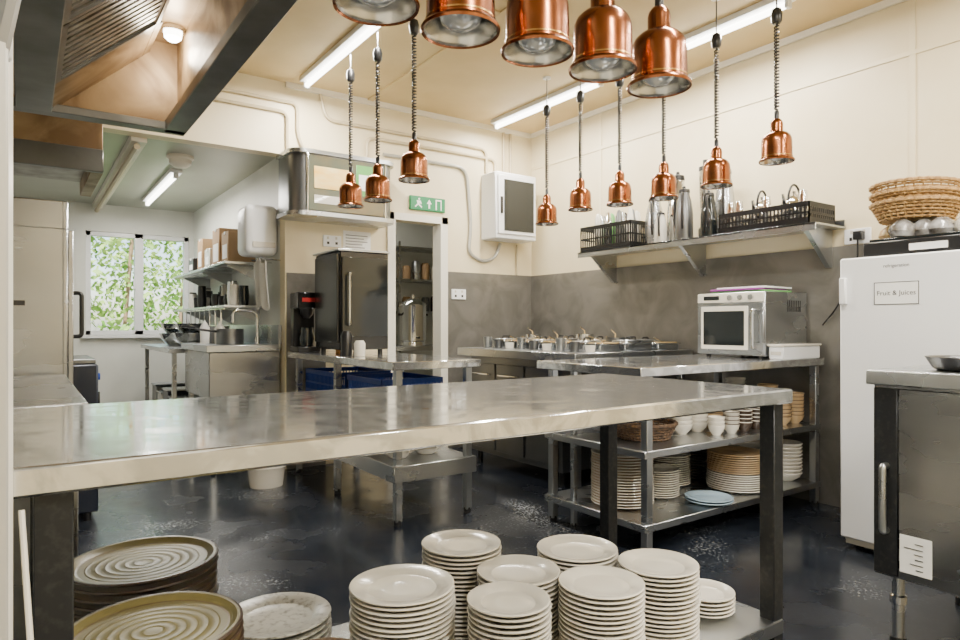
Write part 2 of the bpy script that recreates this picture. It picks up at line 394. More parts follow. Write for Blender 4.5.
fluoro(1.73,3.4,4.78,CZ,42)
fluoro(3.5,2.0,3.3,CZ,34); fluoro(3.5,3.45,4.8,CZ,28)
fluoro(1.9,.2,1.5,CZ-.0,42); fluoro(3.4,-.2,1.2,CZ,30); fluoro(.9,-1.6,-.3,CZ,60); fluoro(2.8,-1.7,-.5,CZ,42)  # added unseen fixtures above and behind the camera, to brighten the kitchen
fluoro(1.05,6.0,7.6,AZ,26); fluoro(5.9,2.3,3.2,AZ,4,True)  # annex tube, then an added unseen tube to light the pantry
pl=bpy.data.lights.new('hood_light','POINT'); pl.energy=5; pl.color=(1,.9,.72); pl.shadow_soft_size=.04
po=bpy.data.objects.new('hood_light',pl); COL.objects.link(po); po.parent=hood; po.location=Vector((.515,3.0,2.25))-hood.location
pl=bpy.data.lights.new('hood_light','POINT'); pl.energy=7; pl.color=(1,.9,.72); pl.shadow_soft_size=.04  # extra point light with no fitting, added to brighten the hood interior
po=bpy.data.objects.new('hood_light',pl); COL.objects.link(po); po.parent=hood; po.location=Vector((.49,1.6,2.25))-hood.location
# ---------------------------------------------------------------- plates
def plate_stack(x,y,z,r,n,k,name='dinner_plate_stack',top=None,pitch=.0125,rimk=None,rings=False):
    b=B()
    for i in range(n):
        kk = top if (top and i==n-1) else k
        ox,oy=random.uniform(-.002,.002),random.uniform(-.002,.002)
        c=(x+ox,y+oy,z+i*pitch)
        b.lathe(c,[(0,.0),(r*.58,0),(r*.62,.003),(r*.985,.0135)],k,44)
        b.lathe(c,[(r*.985,.0135),(r,.0155),(r*.99,.0185),(r*.965,.0185)],rimk or k,44)
        if rings and i==n-1:
            pr=[(r*.965,.0185),(r*.93,.0180),(r*.88,.0120),(r*.84,.009)]
            q=.74; 
            while q>.12:
                pr+=[(r*q,.0080),(r*(q-.02),.0086),(r*(q-.04),.0080)]; q-=.12
            pr.append((0,.0082)); b.lathe(c,pr,kk,48)
        else:
            b.lathe(c,[(r*.965,.0185),(r*.70,.011),(r*.66,.007),(r*.64,.006),(r*.3,.006),(0,.006)],kk,44)
    return b.done(name, 40 if not rings else 12)
S=.18
plate_stack(.80,1.50,S,.135,20,'china')
plate_stack(1.10,1.68,S,.122,20,'china')
plate_stack(1.145,1.455,S,.118,18,'china2')
plate_stack(.97,1.27,S,.102,20,'china2')
plate_stack(1.41,1.50,S,.125,18,'china')
plate_stack(1.275,1.262,S,.115,18,'china')
plate_stack(1.515,1.27,S,.115,18,'china')
plate_stack(1.80,1.32,S,.092,5,'china','side_plate_stack')
plate_stack(1.62,1.60,S,.09,4,'china','side_plate_stack')
plate_stack(.22,1.655,S,.158,23,'olive','stoneware_plate_stack','olivein',.017,'rim',True)
plate_stack(.19,1.29,S,.150,24,'olive','stoneware_plate_stack','olivein',.016,'rim',True)
plate_stack(.53,1.67,S,.135,12,'speck','speckled_plate_stack','speck',.015)
plate_stack(.50,1.30,S,.10,15,'brownplate','stoneware_plate_stack','brownplate',.015)
# island bottom shelf
S=.15
plate_stack(2.62,2.44,S,.165,19,'tanplate','tan_plate_stack','china',.0145,'china')
plate_stack(3.17,2.58,S,.125,14,'china')
plate_stack(2.90,2.42,S,.105,12,'china','side_plate_stack')
plate_stack(3.40,2.28,S,.165,8,'china')
plate_stack(3.40,2.28,S+8*.0125,.16,9,'tanplate','tan_plate_stack',None,.0125)
plate_stack(3.02,2.19,S,.125,2,'bluepl','blue_plate_stack')
plate_stack(3.66,2.58,S,.13,14,'china')
plate_stack(3.42,2.60,S,.09,13,'rim','stoneware_plate_stack','rim',.016)
plate_stack(3.02,2.70,S,.09,14,'brownplate','stoneware_plate_stack','rim',.015)
def bowls(x,y,z,r,n,k,name='bowl_stack',rimk=None,pitch=.022):
    b=B()
    for i in range(n):
        c=(x,y,z+i*pitch)
        b.lathe(c,[(0,0),(r*.5,0),(r*.55,.006),(r*.85,.025),(r,.052)],k,32)
        b.lathe(c,[(r,.052),(r*.985,.056),(r*.955,.054)],rimk or k,32)
        b.lathe(c,[(r*.955,.054),(r*.8,.03),(r*.5,.010),(0,.008)],k,32)
    return b.done(name)
bowls(3.84,2.24,S,.10,9,'china'); bowls(3.85,2.5,S,.10,9,'china')
S=.50
for i,(x,y,r,n,k,rk) in enumerate((
    (2.98,2.34,.062,4,'china',None),(3.12,2.34,.06,5,'china',None),(3.26,2.34,.062,5,'tanplate','rim'),(3.40,2.34,.062,6,'china2','rim'),
    (3.54,2.34,.062,6,'tanplate','rim'),(3.68,2.34,.06,7,'china','rim'),(3.82,2.34,.062,9,'tanplate','rim'),
    (3.08,2.56,.065,7,'china',None),(3.22,2.56,.065,6,'china',None),(3.36,2.56,.065,7,'brownplate','china'),(3.52,2.56,.065,7,'china','rim'),
    (3.68,2.57,.065,8,'tanplate','rim'),(3.84,2.58,.065,10,'china',None),
    (3.10,2.20,.045,3,'china',None),(3.22,2.19,.045,4,'china2','rim'),(3.34,2.19,.045,4,'rim','china'),(3.46,2.19,.05,4,'rim','china'),(3.60,2.20,.055,5,'china','rim'),(3.74,2.20,.055,4,'tanplate','rim'),(3.88,2.20,.055,7,'tanplate','rim'))):
    bowls(x,y,S,r,n,k,rimk=rk)
def basket(x,y,z,rx,ry,h,k,n=1,name='wicker_basket'):
    b=B()
    for q in range(n):
        zz=z+q*.045; rows=max(4,int(h/.013))
        b.lathe((x,y,zz),[(0,.003),(.8,.003),(.82,.01)],k,48,sx=rx,sy=ry)
        for j in range(rows):
            f=j/(rows-1); s=.8+.2*f; pts=[]
            for i in range(61):
                a=2*math.pi*i/60; w=1+.022*math.cos(i*math.pi+ j*math.pi)
                pts.append((x+rx*s*w*math.cos(a),y+ry*s*w*math.sin(a),zz+.008+(h-.012)*f))
            b.tube(pts,.0062 if j<rows-1 else .010,k,6,cap=False)
        for i in range(30):
            a=2*math.pi*i/30
            b.tube([(x+rx*.8*math.cos(a),y+ry*.8*math.sin(a),zz),(x+rx*math.cos(a),y+ry*math.sin(a),zz+h)],.004,k,5)
    return b.done(name)
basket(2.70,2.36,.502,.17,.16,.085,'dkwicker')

# ---------------------------------------------------------------- microwave
b=B(); mx,my0,my1,mz0,mz1=3.55,2.2,2.66,.915,1.30
b.box(mx+.015,4.02,my0,my1,mz0,mz1,'steel',.006)
b.box(mx,mx+.016,my0+.002,my1-.002,mz0+.005,mz1-.065,'steel',.004)
b.box(mx-.003,mx+.002,my0+.10,my1-.03,mz0+.035,mz1-.085,'china',.002)
b.box(mx-.005,mx-.002,my0+.125,my1-.05,mz0+.06,mz1-.115,'darkgl')
b.box(mx,mx+.016,my0+.002,my1-.002,mz1-.062,mz1-.004,'china',.004)
for i in range(3): b.cyl((mx-.012,my0+.08+i*.07,mz1-.033),(mx,my0+.08+i*.07,mz1-.033),.017,'chrome',18)
b.box(mx-.002,mx+.001,my1-.16,my1-.05,mz1-.045,mz1-.02,'darkgl')
b.tube(rounded([(mx,my0+.05,mz0+.05),(mx-.04,my0+.05,mz0+.05),(mx-.04,my0+.05,mz1-.11),(mx,my0+.05,mz1-.11)],.02),.010,'chrome')
for i in range(8): b.box(mx+.25+i*.02,mx+.258+i*.02,my0-.001,my0+.001,mz1-.12,mz1-.05,'black')
for x in (mx+.05,3.97):
    for y in (my0+.05,my1-.05): b.cyl((x,y,.90),(x,y,.917),.014,'black',12)
b.done('microwave_oven')
b=B(); b.box(3.62,3.92,2.24,2.60,1.301,1.313,'lime',.003).box(3.60,3.90,2.26,2.6,1.313,1.325,'purple',.003).box(3.64,3.94,2.25,2.58,1.325,1.336,'white',.003)
b.done('chopping_board_stack')
b=B(); 
b.box(3.58,3.98,2.095,2.185,.90,.975,'white',.008); b.box(3.57,3.99,2.09,2.19,.975,.988,'china',.004); b.box(3.572,3.581,2.11,2.17,.925,.945,'china2')
b.done('food_container')
# ---------------------------------------------------------------- fridge right
b=B(); fx=3.30
b.box(fx+.05,3.92,1.02,1.64,.03,1.43,'white',.012); b.box(fx,fx+.046,1.02,1.64,.06,1.425,'white',.012)
b.box(fx-.03,fx,1.60,1.63,1.20,1.33,'white',.008)
b.box(fx+.02,fx+.05,1.04,1.62,.03,.06,'china2')
rot=Matrix(((0,0,-1,0),(-1,0,0,0),(0,1,0,0),(0,0,0,1)))
for x in (fx+.1,3.86):
    for y in (1.07,1.59): b.cyl((x,y,0),(x,y,.032),.018,'black',10)
b.box(fx-.002,fx+.001,1.29,1.48,1.195,1.30,'paper')
for a in ((1.29,1.48,1.195,1.198),(1.29,1.48,1.297,1.30),(1.29,1.293,1.195,1.30),(1.477,1.48,1.195,1.30)): b.box(fx-.003,fx-.001,a[0],a[1],a[2],a[3],'ink')
b.text('Fruit & Juices',.031,Matrix.Translation((fx-.003,1.385,1.248))@rot,'ink')
b.text('refrigeration',.022,Matrix.Translation((fx-.0015,1.385,1.375))@rot,'ink')
b.done('white_fridge')
b=B(); b.box(3.36,3.86,1.08,1.56,1.431,1.50,'black',.01); b.box(3.38,3.84,1.10,1.54,1.50,1.515,'darkgl',.006); b.box(3.345,3.36,1.20,1.35,1.445,1.475,'paper')
b.done('black_food_tray')
b=B()
for i in range(12):
    cx,cy=random.uniform(3.43,3.78),1.15+.033*i; r=random.uniform(.05,.07)
    b.lathe((cx,cy,1.516),[(0,0),(r*.8,.004),(r,.03),(r*.85,.06),(r*.4,.085),(0,.09)],('bag','china2','bag','food')[i%4],9,sx=1.15)
b.done('bagged_food_pile')
basket(3.6,1.42,1.607,.235,.18,.085,'wicker',3)
# ---------------------------------------------------------------- right foreground steel cabinet
b=B(); cx=2.41
b.box(cx-.01,3.1,.28,1.105,.895,.945,'steel',.006)
b.box(cx+.02,3.08,.30,1.09,.24,.895,'steelm',.004)
b.box(cx,cx+.022,.31,1.005,.25,.885,'steelm',.005)
b.box(cx+.005,cx+.022,1.01,1.085,.25,.885,'darkleg',.003)
b.tube(rounded([(cx+.01,1.045,.40),(cx-.02,1.045,.40),(cx-.02,1.045,.62),(cx+.01,1.045,.62)],.01),.012,'steel',10)
b.box(cx-.002,cx+.001,.905,1.0,.275,.40,'paper')
for i in range(6): b.box(cx-.003,cx-.001,.93,.99-random.uniform(0,.04),.29+i*.017,.293+i*.017,'steeld')
for x in (cx+.06,3.03):
    for y in (.36,1.03): b.cyl((x,y,.03),(x,y,.24),.019,'steel',16); b.cyl((x,y,0),(x,y,.03),.026,'black',16); b.lathe((x,y,.14),[(.019,0),(.026,.005),(.026,.03),(.019,.035)],'chrome',16)
b.done('steel_hot_cupboard')
b=B(); c=(2.60,.86,.946)
b.lathe(c,[(0,0),(.095,0),(.11,.01),(.13,.045),(.133,.047),(.127,.045),(.107,.014),(.09,.006),(0,.006)],'black',36)
b.tube([(2.60,.74,.985),(2.61,.62,1.0),(2.62,.5,1.01)],.011,'black',8); b.done('frying_pan')
# ---------------------------------------------------------------- wall shelf
b=B(); sy0,sy1,sx0,sz=1.975,3.93,3.70,1.69
b.box(sx0,WX,sy0,sy1,sz-.012,sz,'steel',.002).box(sx0,sx0+.01,sy0,sy1,sz-.045,sz,'steel',.002).box(WX-.02,WX-.012,sy0,sy1,sz,sz+.04,'steel')
for y in (2.05,2.95,3.82):
    b.add([(sx0+.04,y,sz-.012),(WX-.012,y,sz-.012),(WX-.012,y,sz-.24),(WX-.04,y,sz-.24),(sx0+.04,y+.03,sz-.012),(WX-.012,y+.03,sz-.012),(WX-.012,y+.03,sz-.24),(WX-.04,y+.03,sz-.24)],
      [(0,1,2,3),(7,6,5,4),(0,4,5,1),(1,5,6,2),(2,6,7,3),(3,7,4,0)],'steel')
b.done('wall_shelf')
crate(3.72,4.01,3.38,3.92,sz+.001,sz+.20,'black','black_crate')
crate(3.72,4.01,2.02,2.62,sz+.001,sz+.13,'black','black_crate')
b=B()
for i in range(16):
    x,y=3.775+.06*(i%4)+random.uniform(-.01,.01),3.43+.028*i; b.lathe((x,y,sz+.012),[(0,0),(.026,0),(.03,.16),(.026,.20+random.uniform(0,.06)),(.014,.28),(0,.29)],random.choice(['chrome','steeld','china','china2','darkgl','lime' if i in(2,9) else 'steel']),14)
b.done('bottle_group')
def jug(x,y,z,r,h,k='chrome',name='steel_jug',lid='black'):
    b=B(); b.lathe((x,y,z),[(0,0),(r,0),(r*1.02,.01),(r*.98,h*.5),(r*.8,h*.75),(r*.62,h*.86),(r*.6,h*.92)],k,28)
    b.lathe((x,y,z),[(r*.63,h*.91),(r*.66,h*.93),(r*.6,h*.98),(r*.2,h),(r*.15,h*1.04),(0,h*1.05)],lid,24)
    b.tube(rounded([(x-r*.55,y-r*.3,z+h*.88),(x-r*1.5,y-r*.8,z+h*.88),(x-r*1.4,y-r*.8,z+h*.3),(x-r*.85,y-r*.4,z+h*.22)],.03),.008,lid,8)
    b.tube([(x+r*.5,y+r*.3,z+h*.8),(x+r*1.05,y+r*.6,z+h*.93)],[.014,.009],k,10)
    return b.done(name)
jug(3.86,3.27,sz+.001,.07,.36,'steel'); jug(3.90,3.09,sz+.001,.075,.50,'chrome'); jug(3.78,2.94,sz+.001,.06,.36,'steeld','coffee_jug')
jug(3.93,2.72,sz+.001,.065,.48,'steel'); jug(3.78,2.74,sz+.001,.055,.30,'darkgl','coffee_jug')
jug(3.76,3.13,sz+.001,.045,.22,'china2','milk_jug')
def kettle(x,y,z,r):
    b=B(); b.lathe((x,y,z),[(0,0),(r,0),(r*1.05,.02),(r,.09),(r*.7,.14),(r*.3,.155),(r*.1,.16),(.012,.18),(0,.182)],'chrome',30)
    b.tube([(x-r*.7,y,z+.06),(x-r*1.3,y,z+.10),(x-r*1.5,y,z+.15)],[.02,.013,.009],'chrome',10)
    pts=[(x+math.cos(a)*r*.8,y,z+.12+math.sin(a)*.10) for a in [math.pi*i/12 for i in range(13)]]
    b.tube(pts,.007,'black',8); return b.done('kettle')
b=B()
for y in (2.20,2.42): b.box(3.80,3.96,y-.07,y+.07,sz+.010,sz+.05,'black',.004)
b.done('storage_tub')
kettle(3.88,2.20,sz+.05,.085); kettle(3.89,2.42,sz+.05,.07)
for y in (2.56,2.50,2.31,2.08): B().lathe((3.76,y,sz+.012),[(0,0),(.024,0),(.026,.15),(.022,.19),(.0,.195)],'chrome',18).done('steel_milk_jug')
b=B(); x,y=3.965,2.90
b.lathe((x,y,sz),[(0,0),(.05,0),(.05,.09),(.035,.11)],'black',20).lathe((x,y,sz),[(.03,.11),(.045,.35),(.046,.50)],'chrome',20).lathe((x,y,sz),[(.048,.50),(.048,.53),(.02,.54),(.02,.58),(0,.58)],'black',20)
b.done('blender_jug')
def socket(x,y,z,axis,name='wall_socket'):
    b=B()
    if axis=='x':
        b.box(x-.012,x,y,y+.15,z,z+.09,'white',.004)
        for q in (.03,.1): b.box(x-.014,x-.011,y+q,y+q+.015,z+.06,z+.08,'china2').box(x-.013,x-.011,y+q+.005,y+q+.02,z+.02,z+.04,'black')
    else:
        b.box(x,x+.15,y-.012,y,z,z+.09,'white',.004)
        for q in (.03,.1): b.box(x+q,x+q+.015,y-.014,y-.011,z+.06,z+.08,'china2').box(x+q,x+q+.02,y-.013,y-.011,z+.02,z+.04,'black')
    return b.done(name)
socket(WX,1.83,1.50+.08,'x'); socket(1.93,WY,1.72,'y'); socket(3.12,WY-.012,1.33,'y')
b=B(); b.box(WX-.06,WX-.014,1.86,1.91,1.60,1.65,'black',.006); b.tube(rounded([(WX-.05,1.885,1.60),(WX-.05,1.885,1.45),(WX-.06,2.0,1.2),(WX-.03,2.1,1.1)],.08),.005,'black',6); b.done('power_plug')
# ---------------------------------------------------------------- back range / salad counter
b=B(); b.box(2.85,4.02,3.05,4.42,.86,.92,'steel',.006)
b.box(2.97,4.0,3.3,4.40,.1,.86,'steeld',.004)
for y in (3.34,3.70,4.05):
    b.box(2.95,2.97,y,y+.33,.14,.80,'steeld',.004); b.tube(rounded([(2.95,y+.05,.72),(2.925,y+.05,.72),(2.925,y+.28,.72),(2.95,y+.28,.72)],.01),.007,'chrome')
for x in (3.02,3.94):
    for y in (3.36,4.34): b.cyl((x,y,0),(x,y,.1),.022,'black',12)
for x in (2.92,3.96): leg(b,x,3.11,.86,'steel')
b.done('refrigerated_counter')
def gastro(x0,x1,y0,y1,z,h,lid):
    b=B(); b.box(x0+.012,x1-.012,y0+.012,y1-.012,z,z+h-.004,'steel',.01)
    b.box(x0,x1,y0,y1,z+h-.008,z+h,'chrome',.002)
    if lid: b.box(x0+.01,x1-.01,y0+.01,y1-.01,z+h,z+h+.015,'steel',.006); b.tube(rounded([((x0+x1)/2-.03,(y0+y1)/2,z+h+.01),((x0+x1)/2-.03,(y0+y1)/2,z+h+.035),((x0+x1)/2+.03,(y0+y1)/2,z+h+.035),((x0+x1)/2+.03,(y0+y1)/2,z+h+.01)],.01),.005,'black',6)
    else:
        b.box(x0+.02,x1-.02,y0+.02,y1-.02,z+h,z+h+.006,'food'); b.tube([((x0+x1)/2,(y0+y1)/2,z+h+.01),(x0-.01,y0+.03,z+h+.04)],.005,'chrome',6)
    b.done('gastronorm_pan')
for i in range(8):
    y=3.10+i*.157
    gastro(3.12,3.33,y,y+.145,.921,.055,i%3==1)
    if i%2==0: gastro(3.36,3.66,y,y+.145,.921,.06,i%4==0)
    gastro(3.70,3.95,y,y+.145,.921,.05,i%3!=0)
for (y,r,h,k) in ((3.335,.07,.09,'steeld'),(3.65,.07,.11,'chrome'),(3.96,.07,.08,'steeld'),(4.27,.07,.10,'chrome')):
    b=B(); x=3.51
    b.lathe((x,y,.921),[(0,0),(r,0),(r,h),(r*1.05,h),(r*.97,h),(r*.97,.02),(0,.02)],k,26)
    b.lathe((x,y,.921),[(0,h*.8),(r*.96,h*.8)],'food',20)
    b.tube([(x,y,.921+h*.8),(x-.03,y-.03,.95+h),(x-.10,y-.06,.975+h)],.005,'chrome',6); b.done('saucepan')
b=B()
for i in range(9):
    y=3.12+i*.145; b.lathe((3.05,y,.921),[(0,0),(.03,0),(.036,.045+.02*(i%3)),(.033,.045+.02*(i%3)),(.027,.01),(0,.01)],('china','steeld','steel')[i%3],18)
b.done('sauce_pot_group')
# ---------------------------------------------------------------- side table equipment
b=B(); b.box(1.74,2.10,4.15,4.60,.93,1.60,'ovend',.01); b.box(1.75,2.09,4.135,4.152,1.02,1.56,'darkgl',.004); b.box(1.725,1.742,4.17,4.58,.98,1.58,'ovend',.005)
b.box(1.72,2.11,4.14,4.61,1.60,1.615,'steel',.004); b.tube(rounded([(1.79,4.137,1.1),(1.79,4.10,1.1),(1.79,4.10,1.45),(1.79,4.137,1.45)],.015),.008,'chrome')
for x in (1.78,2.06):
    for y in (4.2,4.55): b.cyl((x,y,.9),(x,y,.932),.018,'black',12)
b.done('countertop_oven')
b=B(); x0,y0=1.63,4.66
b.box(x0,x0+.17,y0,y0+.18,.901,.94,'black',.006).box(x0+.005,x0+.165,y0+.11,y0+.18,.94,1.28,'black',.008).box(x0,x0+.17,y0,y0+.18,1.22,1.34,'ovend',.01)
b.lathe((x0+.085,y0+.055,.942),[(0,0),(.05,0),(.058,.06),(.045,.12),(.047,.14)],'darkgl',20).lathe((x0+.085,y0+.055,1.15),[(.02,0),(.045,.03),(.05,.07)],'black',20)
b.box(x0+.03,x0+.14,y0-.003,y0+.001,1.27,1.30,'red'); b.done('coffee_maker')
b=B()
for x,y,h,k in ((1.70,3.95,.16,'black'),(1.75,3.86,.10,'china2'),(2.12,4.72,.2,'chrome'),(1.98,4.72,.14,'orange')):
    b.lathe((x,y,.901),[(0,0),(.035,0),(.037,h*.8),(.025,h),(0,h)],k,18)
b.done('condiment_bottle_group')
# wall display cabinet
b=B(); X0,X1,YY,Z0,Z1=1.56,2.42,4.60,1.90,2.38
n=8
def arcx(cx,cy,r,a0,a1): return [(cx+r*math.cos(a0+(a1-a0)*i/n),cy+r*math.sin(a0+(a1-a0)*i/n)) for i in range(n+1)]
out=[(X0,WY-.001)]+arcx(X0+.12,YY+.12,.12,math.pi,1.5*math.pi)+arcx(X1-.12,YY+.12,.12,1.5*math.pi,2*math.pi)+[(X1,WY-.001)]
def prism(b,pl,z0,z1,k):
    m=len(pl); vs=[(p[0],p[1],z0) for p in pl]+[(p[0],p[1],z1) for p in pl]
    b.add(vs,[tuple(range(m)),tuple(range(2*m-1,m-1,-1))]+[(i,(i+1)%m,m+(i+1)%m,m+i) for i in range(m)],k)
def shrink(pl,d):
    cx=(X0+X1)/2
    return [(p[0]+(d if p[0]<cx else -d), min(p[1]+d,WY-.001)) for p in pl]
prism(b,out,Z1-.03,Z1,'steel'); prism(b,out,Z0,Z0+.03,'steel'); prism(b,shrink(out,.02),Z0+.03,Z1-.03,'steeld')
b.box(X0+.13,X1-.13,YY+.006,YY+.02,Z0+.04,Z1-.04,'teal',.003)
b.box(X0+.17,X1-.40,YY+.001,YY+.007,Z0+.20,Z1-.12,'amber',.003); b.box(X0+.17,X1-.42,YY+.0,YY+.006,Z0+.09,Z0+.15,'china2')
b.box(X1-.36,X1-.16,YY+.001,YY+.007,Z0+.18,Z1-.07,'lime',.003); b.box(X1-.34,X1-.19,YY-.001,YY+.002,Z0+.22,Z1-.14,'paper')
for x in (X0+.12,X1-.12): b.cyl((x,YY+.005,Z0+.03),(x,YY+.005,Z1-.03),.008,'chrome',8)
b.done('wall_display_cabinet')
# exit sign
b=B(); b.box(2.70,3.05,WY-.022,WY-.0005,2.09,2.21,'green',.003); b.box(2.705,3.045,WY-.025,WY-.021,2.095,2.205,'green')
yy0,yy1=WY-.027,WY-.0245
b.cyl((2.785,WY-.028,2.185),(2.785,WY-.025,2.185),.009,'paper',12)
b.add([(2.76,yy0,2.172),(2.80,yy0,2.172),(2.81,yy0,2.145),(2.80,yy0,2.14),(2.79,yy0,2.155),(2.79,yy0,2.14),(2.815,yy0,2.12),(2.81,yy0,2.108),(2.775,yy0,2.135),(2.75,yy0,2.11),(2.74,yy0,2.118),(2.768,yy0,2.145)],[tuple(range(12))],'paper')
b.box(2.95,3.01,yy0,yy1,2.105,2.195,'paper'); b.box(2.962,3.0,WY-.0285,WY-.026,2.105,2.183,'green')
b.add([(2.86,yy0,2.15),(2.885,yy0,2.19),(2.91,yy0,2.15),(2.893,yy0,2.15),(2.893,yy0,2.11),(2.877,yy0,2.11),(2.877,yy0,2.15)],[(0,1,2,3,4,5,6)],'paper')
b.done('fire_exit_sign')
# distribution box
b=B(); b.box(3.45,3.92,4.72,4.949,1.88,2.48,'white',.015); b.box(3.47,3.90,4.70,4.722,1.92,2.45,'white',.008); b.box(3.53,3.87,4.692,4.702,1.95,2.41,'darkgl',.003)
b.box(3.49,3.515,4.69,4.70,2.1,2.25,'black',.002); b.done('electrical_distribution_box')
b=B(); b.box(2.10,2.34,WY-.004,WY-.0005,1.60,1.86,'paper')
for i in range(9): b.box(2.12,2.32-random.uniform(0,.06),WY-.005,WY-.0035,1.63+i*.024,1.637+i*.024,'steeld')
b.done('wall_notice')
# conduits
b=B(); Y=WY-.015
b.tube(rounded([(.3,Y,2.80),(1.72,Y,2.80),(1.72,Y,2.56),(1.8,Y,2.39)],.06),.014,'pipe')
b.tube(rounded([(.3,Y,2.72),(1.64,Y,2.72),(1.64,Y,2.39)],.06),.014,'pipe')
b.tube(rounded([(1.9,Y,2.93),(1.95,Y,2.72),(3.5,Y,2.72),(3.5,Y,2.50)],.08),.014,'pipe')
b.tube(rounded([(2.3,Y,2.39),(2.3,Y,2.64),(3.6,Y,2.64),(3.6,Y,2.50)],.08),.014,'pipe')
b.tube(rounded([(3.7,Y,2.50),(3.7,Y,2.93)],.08),.014,'pipe')
b.tube(rounded([(3.78,Y,2.50),(3.78,Y,2.93)],.08),.014,'pipe')
b.tube(rounded([(2.45,Y,2.52),(3.28,Y,2.52),(3.33,Y,2.0),(3.30,Y,1.75),(3.46,Y,1.68),(3.60,Y,1.72),(3.66,Y,1.865)],.12,8),.016,'pipeg')
b.tube(rounded([(3.86,Y,1.865),(3.86,Y,1.575)],.08),.010,'pipe')
b.done('conduit_run')
b=B(); b.tube(rounded([(.64,WY+.14,2.34),(.64,8.2,2.34)],.05),.022,'pipe')
for y in (5.2,6.4,7.6): b.cyl((.64,y,2.34),(.64,y,2.42),.006,'pipe',6)
b.done('ceiling_pipe')
b=B(); b.box(.60,.70,WY+.12,8.25,2.37,2.42,'trim'); b.done('trim_7')
b=B(); b.tube(rounded([(-.02,.775,.0),(-.02,.775,2.4)],.05),.007,'pipeg'); b.tube([(-.03,.78,1.32),(-.012,.775,1.42)],.01,'steeld',8); b.box(-.06,-.01,.785,.80,1.36,1.46,'white',.003)
b.done('wall_conduit')
b=B(); b.tube(rounded([(-.004,1.1,.845),(.01,1.08,.6),(.03,1.085,.4),(.012,1.08,.2),(.05,1.08,.006),(.2,1.05,.006)],.1,8),.004,'china',8); b.done('power_cable')

# ---------------------------------------------------------------- annex
b=B(); b.box(1.08,1.62,5.02,5.95,.90,.95,'steel',.006); b.box(1.10,1.62,5.04,5.9,.55,.90,'steelm',.01)
b.box(1.60,1.625,5.02,7.6,.95,1.1,'steel')
for x in (1.14,1.56):
    for y in (5.08,5.86): leg(b,x,y,.56,'steel',.018)
b.tube(rounded([(1.55,5.4,.95),(1.55,5.4,1.22),(1.36,5.4,1.22),(1.36,5.4,1.12)],.08,8),.012,'chrome',10); b.cyl((1.55,5.4,.95),(1.55,5.4,1.0),.022,'chrome',14)
b.done('sink_unit')
b=B(); b.box(1.0,1.595,6.05,7.7,.86,.90,'steel',.005); b.box(1.03,1.59,6.08,7.66,.28,.30,'steel')
for x in (1.05,1.55):
    for y in (6.1,7.62): leg(b,x,y,.86,'steel',.018)
b.done('dishwash_table')
b=B()
for z in (1.61,1.26):
    b.box(1.30,1.63,5.42,7.6,z-.02,z,'steel',.003)
    for y in (5.6,6.5,7.4): b.add([(1.36,y,z-.02),(1.629,y,z-.02),(1.629,y,z-.15),(1.36,y+.02,z-.02),(1.629,y+.02,z-.02),(1.629,y+.02,z-.15)],[(0,1,2),(5,4,3),(0,3,4,1),(1,4,5,2),(2,5,3,0)],'steel')
b.done('dishwash_shelf')
b=B(); b.box(1.38,1.629,5.10,5.38,1.64,2.03,'white',.05); b.box(1.43,1.60,5.09,5.10,1.70,1.74,'china2'); b.cyl((1.52,5.3,1.5),(1.52,5.3,1.66),.01,'chrome',10); b.done('water_heater')
for (y,w,h,k) in ((5.55,.22,.26,'card'),(5.85,.25,.32,'card'),(6.2,.2,.18,'china2'),(6.5,.2,.3,'card'),(6.9,.22,.15,'black')):
    b=B(); b.box(1.36,1.58,y,y+w,1.611,1.61+h,k,.006); b.box(1.355,1.585,y+w*.42,y+w*.58,1.61+h-.02,1.612+h,'paper') ; b.box(1.358,1.36,y+.04,y+w-.04,1.65,1.61+h*.6,'paper'); b.done('storage_box')
b=B()
for i in range(24):
    y=5.48+i*.085; b.lathe((1.46+random.uniform(-.09,.08),y,1.261),[(0,0),(.035,0),(.042,random.uniform(.05,.1)),(.036,random.uniform(.10,.22)),(0,.1)],random.choice(['chrome','black','china','steeld','china2','steel','darkgl','blue' if i==3 else 'black']),14)
b.done('kitchen_utensil_group')
# hanging ladles under the shelf
b=B()
for i in range(9):
    y=5.66+i*.2; L_=random.uniform(.16,.24)
    b.cyl((1.33,y,1.235),(1.33,y,1.235-L_),.005,'chrome',6); b.lathe((1.33,y,1.205-L_),[(0,0),(.022,.006),(.034,.03),(.031,.03),(.018,.009),(0,.006)],'chrome' if i%2 else 'black',14)
b.cyl((1.33,5.55,1.234),(1.33,7.3,1.234),.005,'chrome',6)
b.done('ladle_group')
b=B()
for i,(x,y,r,z) in enumerate(((1.25,6.35,.17,.901),(1.25,6.35,.15,1.0),(1.2,6.8,.16,.901),(1.2,6.8,.15,1.0),(1.28,7.25,.14,.901))):
    b.lathe((x,y,z),[(0,0),(r*.5,0),(r*.85,r*.4),(r,r*.75),(r*1.03,r*.76),(r*.97,r*.75),(r*.8,r*.4),(r*.45,.01),(0,.01)],'chrome',30)
b.done('mixing_bowl_group')
for (x,y,r,h) in ((1.3,5.25,.1,.12),(1.3,5.72,.11,.14)):
    b=B(); b.lathe((x,y,.951),[(0,0),(r,0),(r,h),(r*1.03,h),(r*.97,h),(r*.97,.01),(0,.01)],'steeld',26); b.tube([(x-r,y,h+.93),(x-r-.16,y-.04,h+.95)],.009,'black',8); b.done('saucepan')
b=B(); b.lathe((1.28,5.48,.951),[(0,0),(.04,0),(.042,.12),(.03,.14),(.012,.16),(.012,.18),(0,.18)],'china2',16); b.lathe((1.18,5.55,.951),[(0,0),(.035,0),(.037,.13),(.012,.17),(0,.19)],'paper',16); b.done('detergent_bottle_group')
b=B(); vs=[];fs=[]
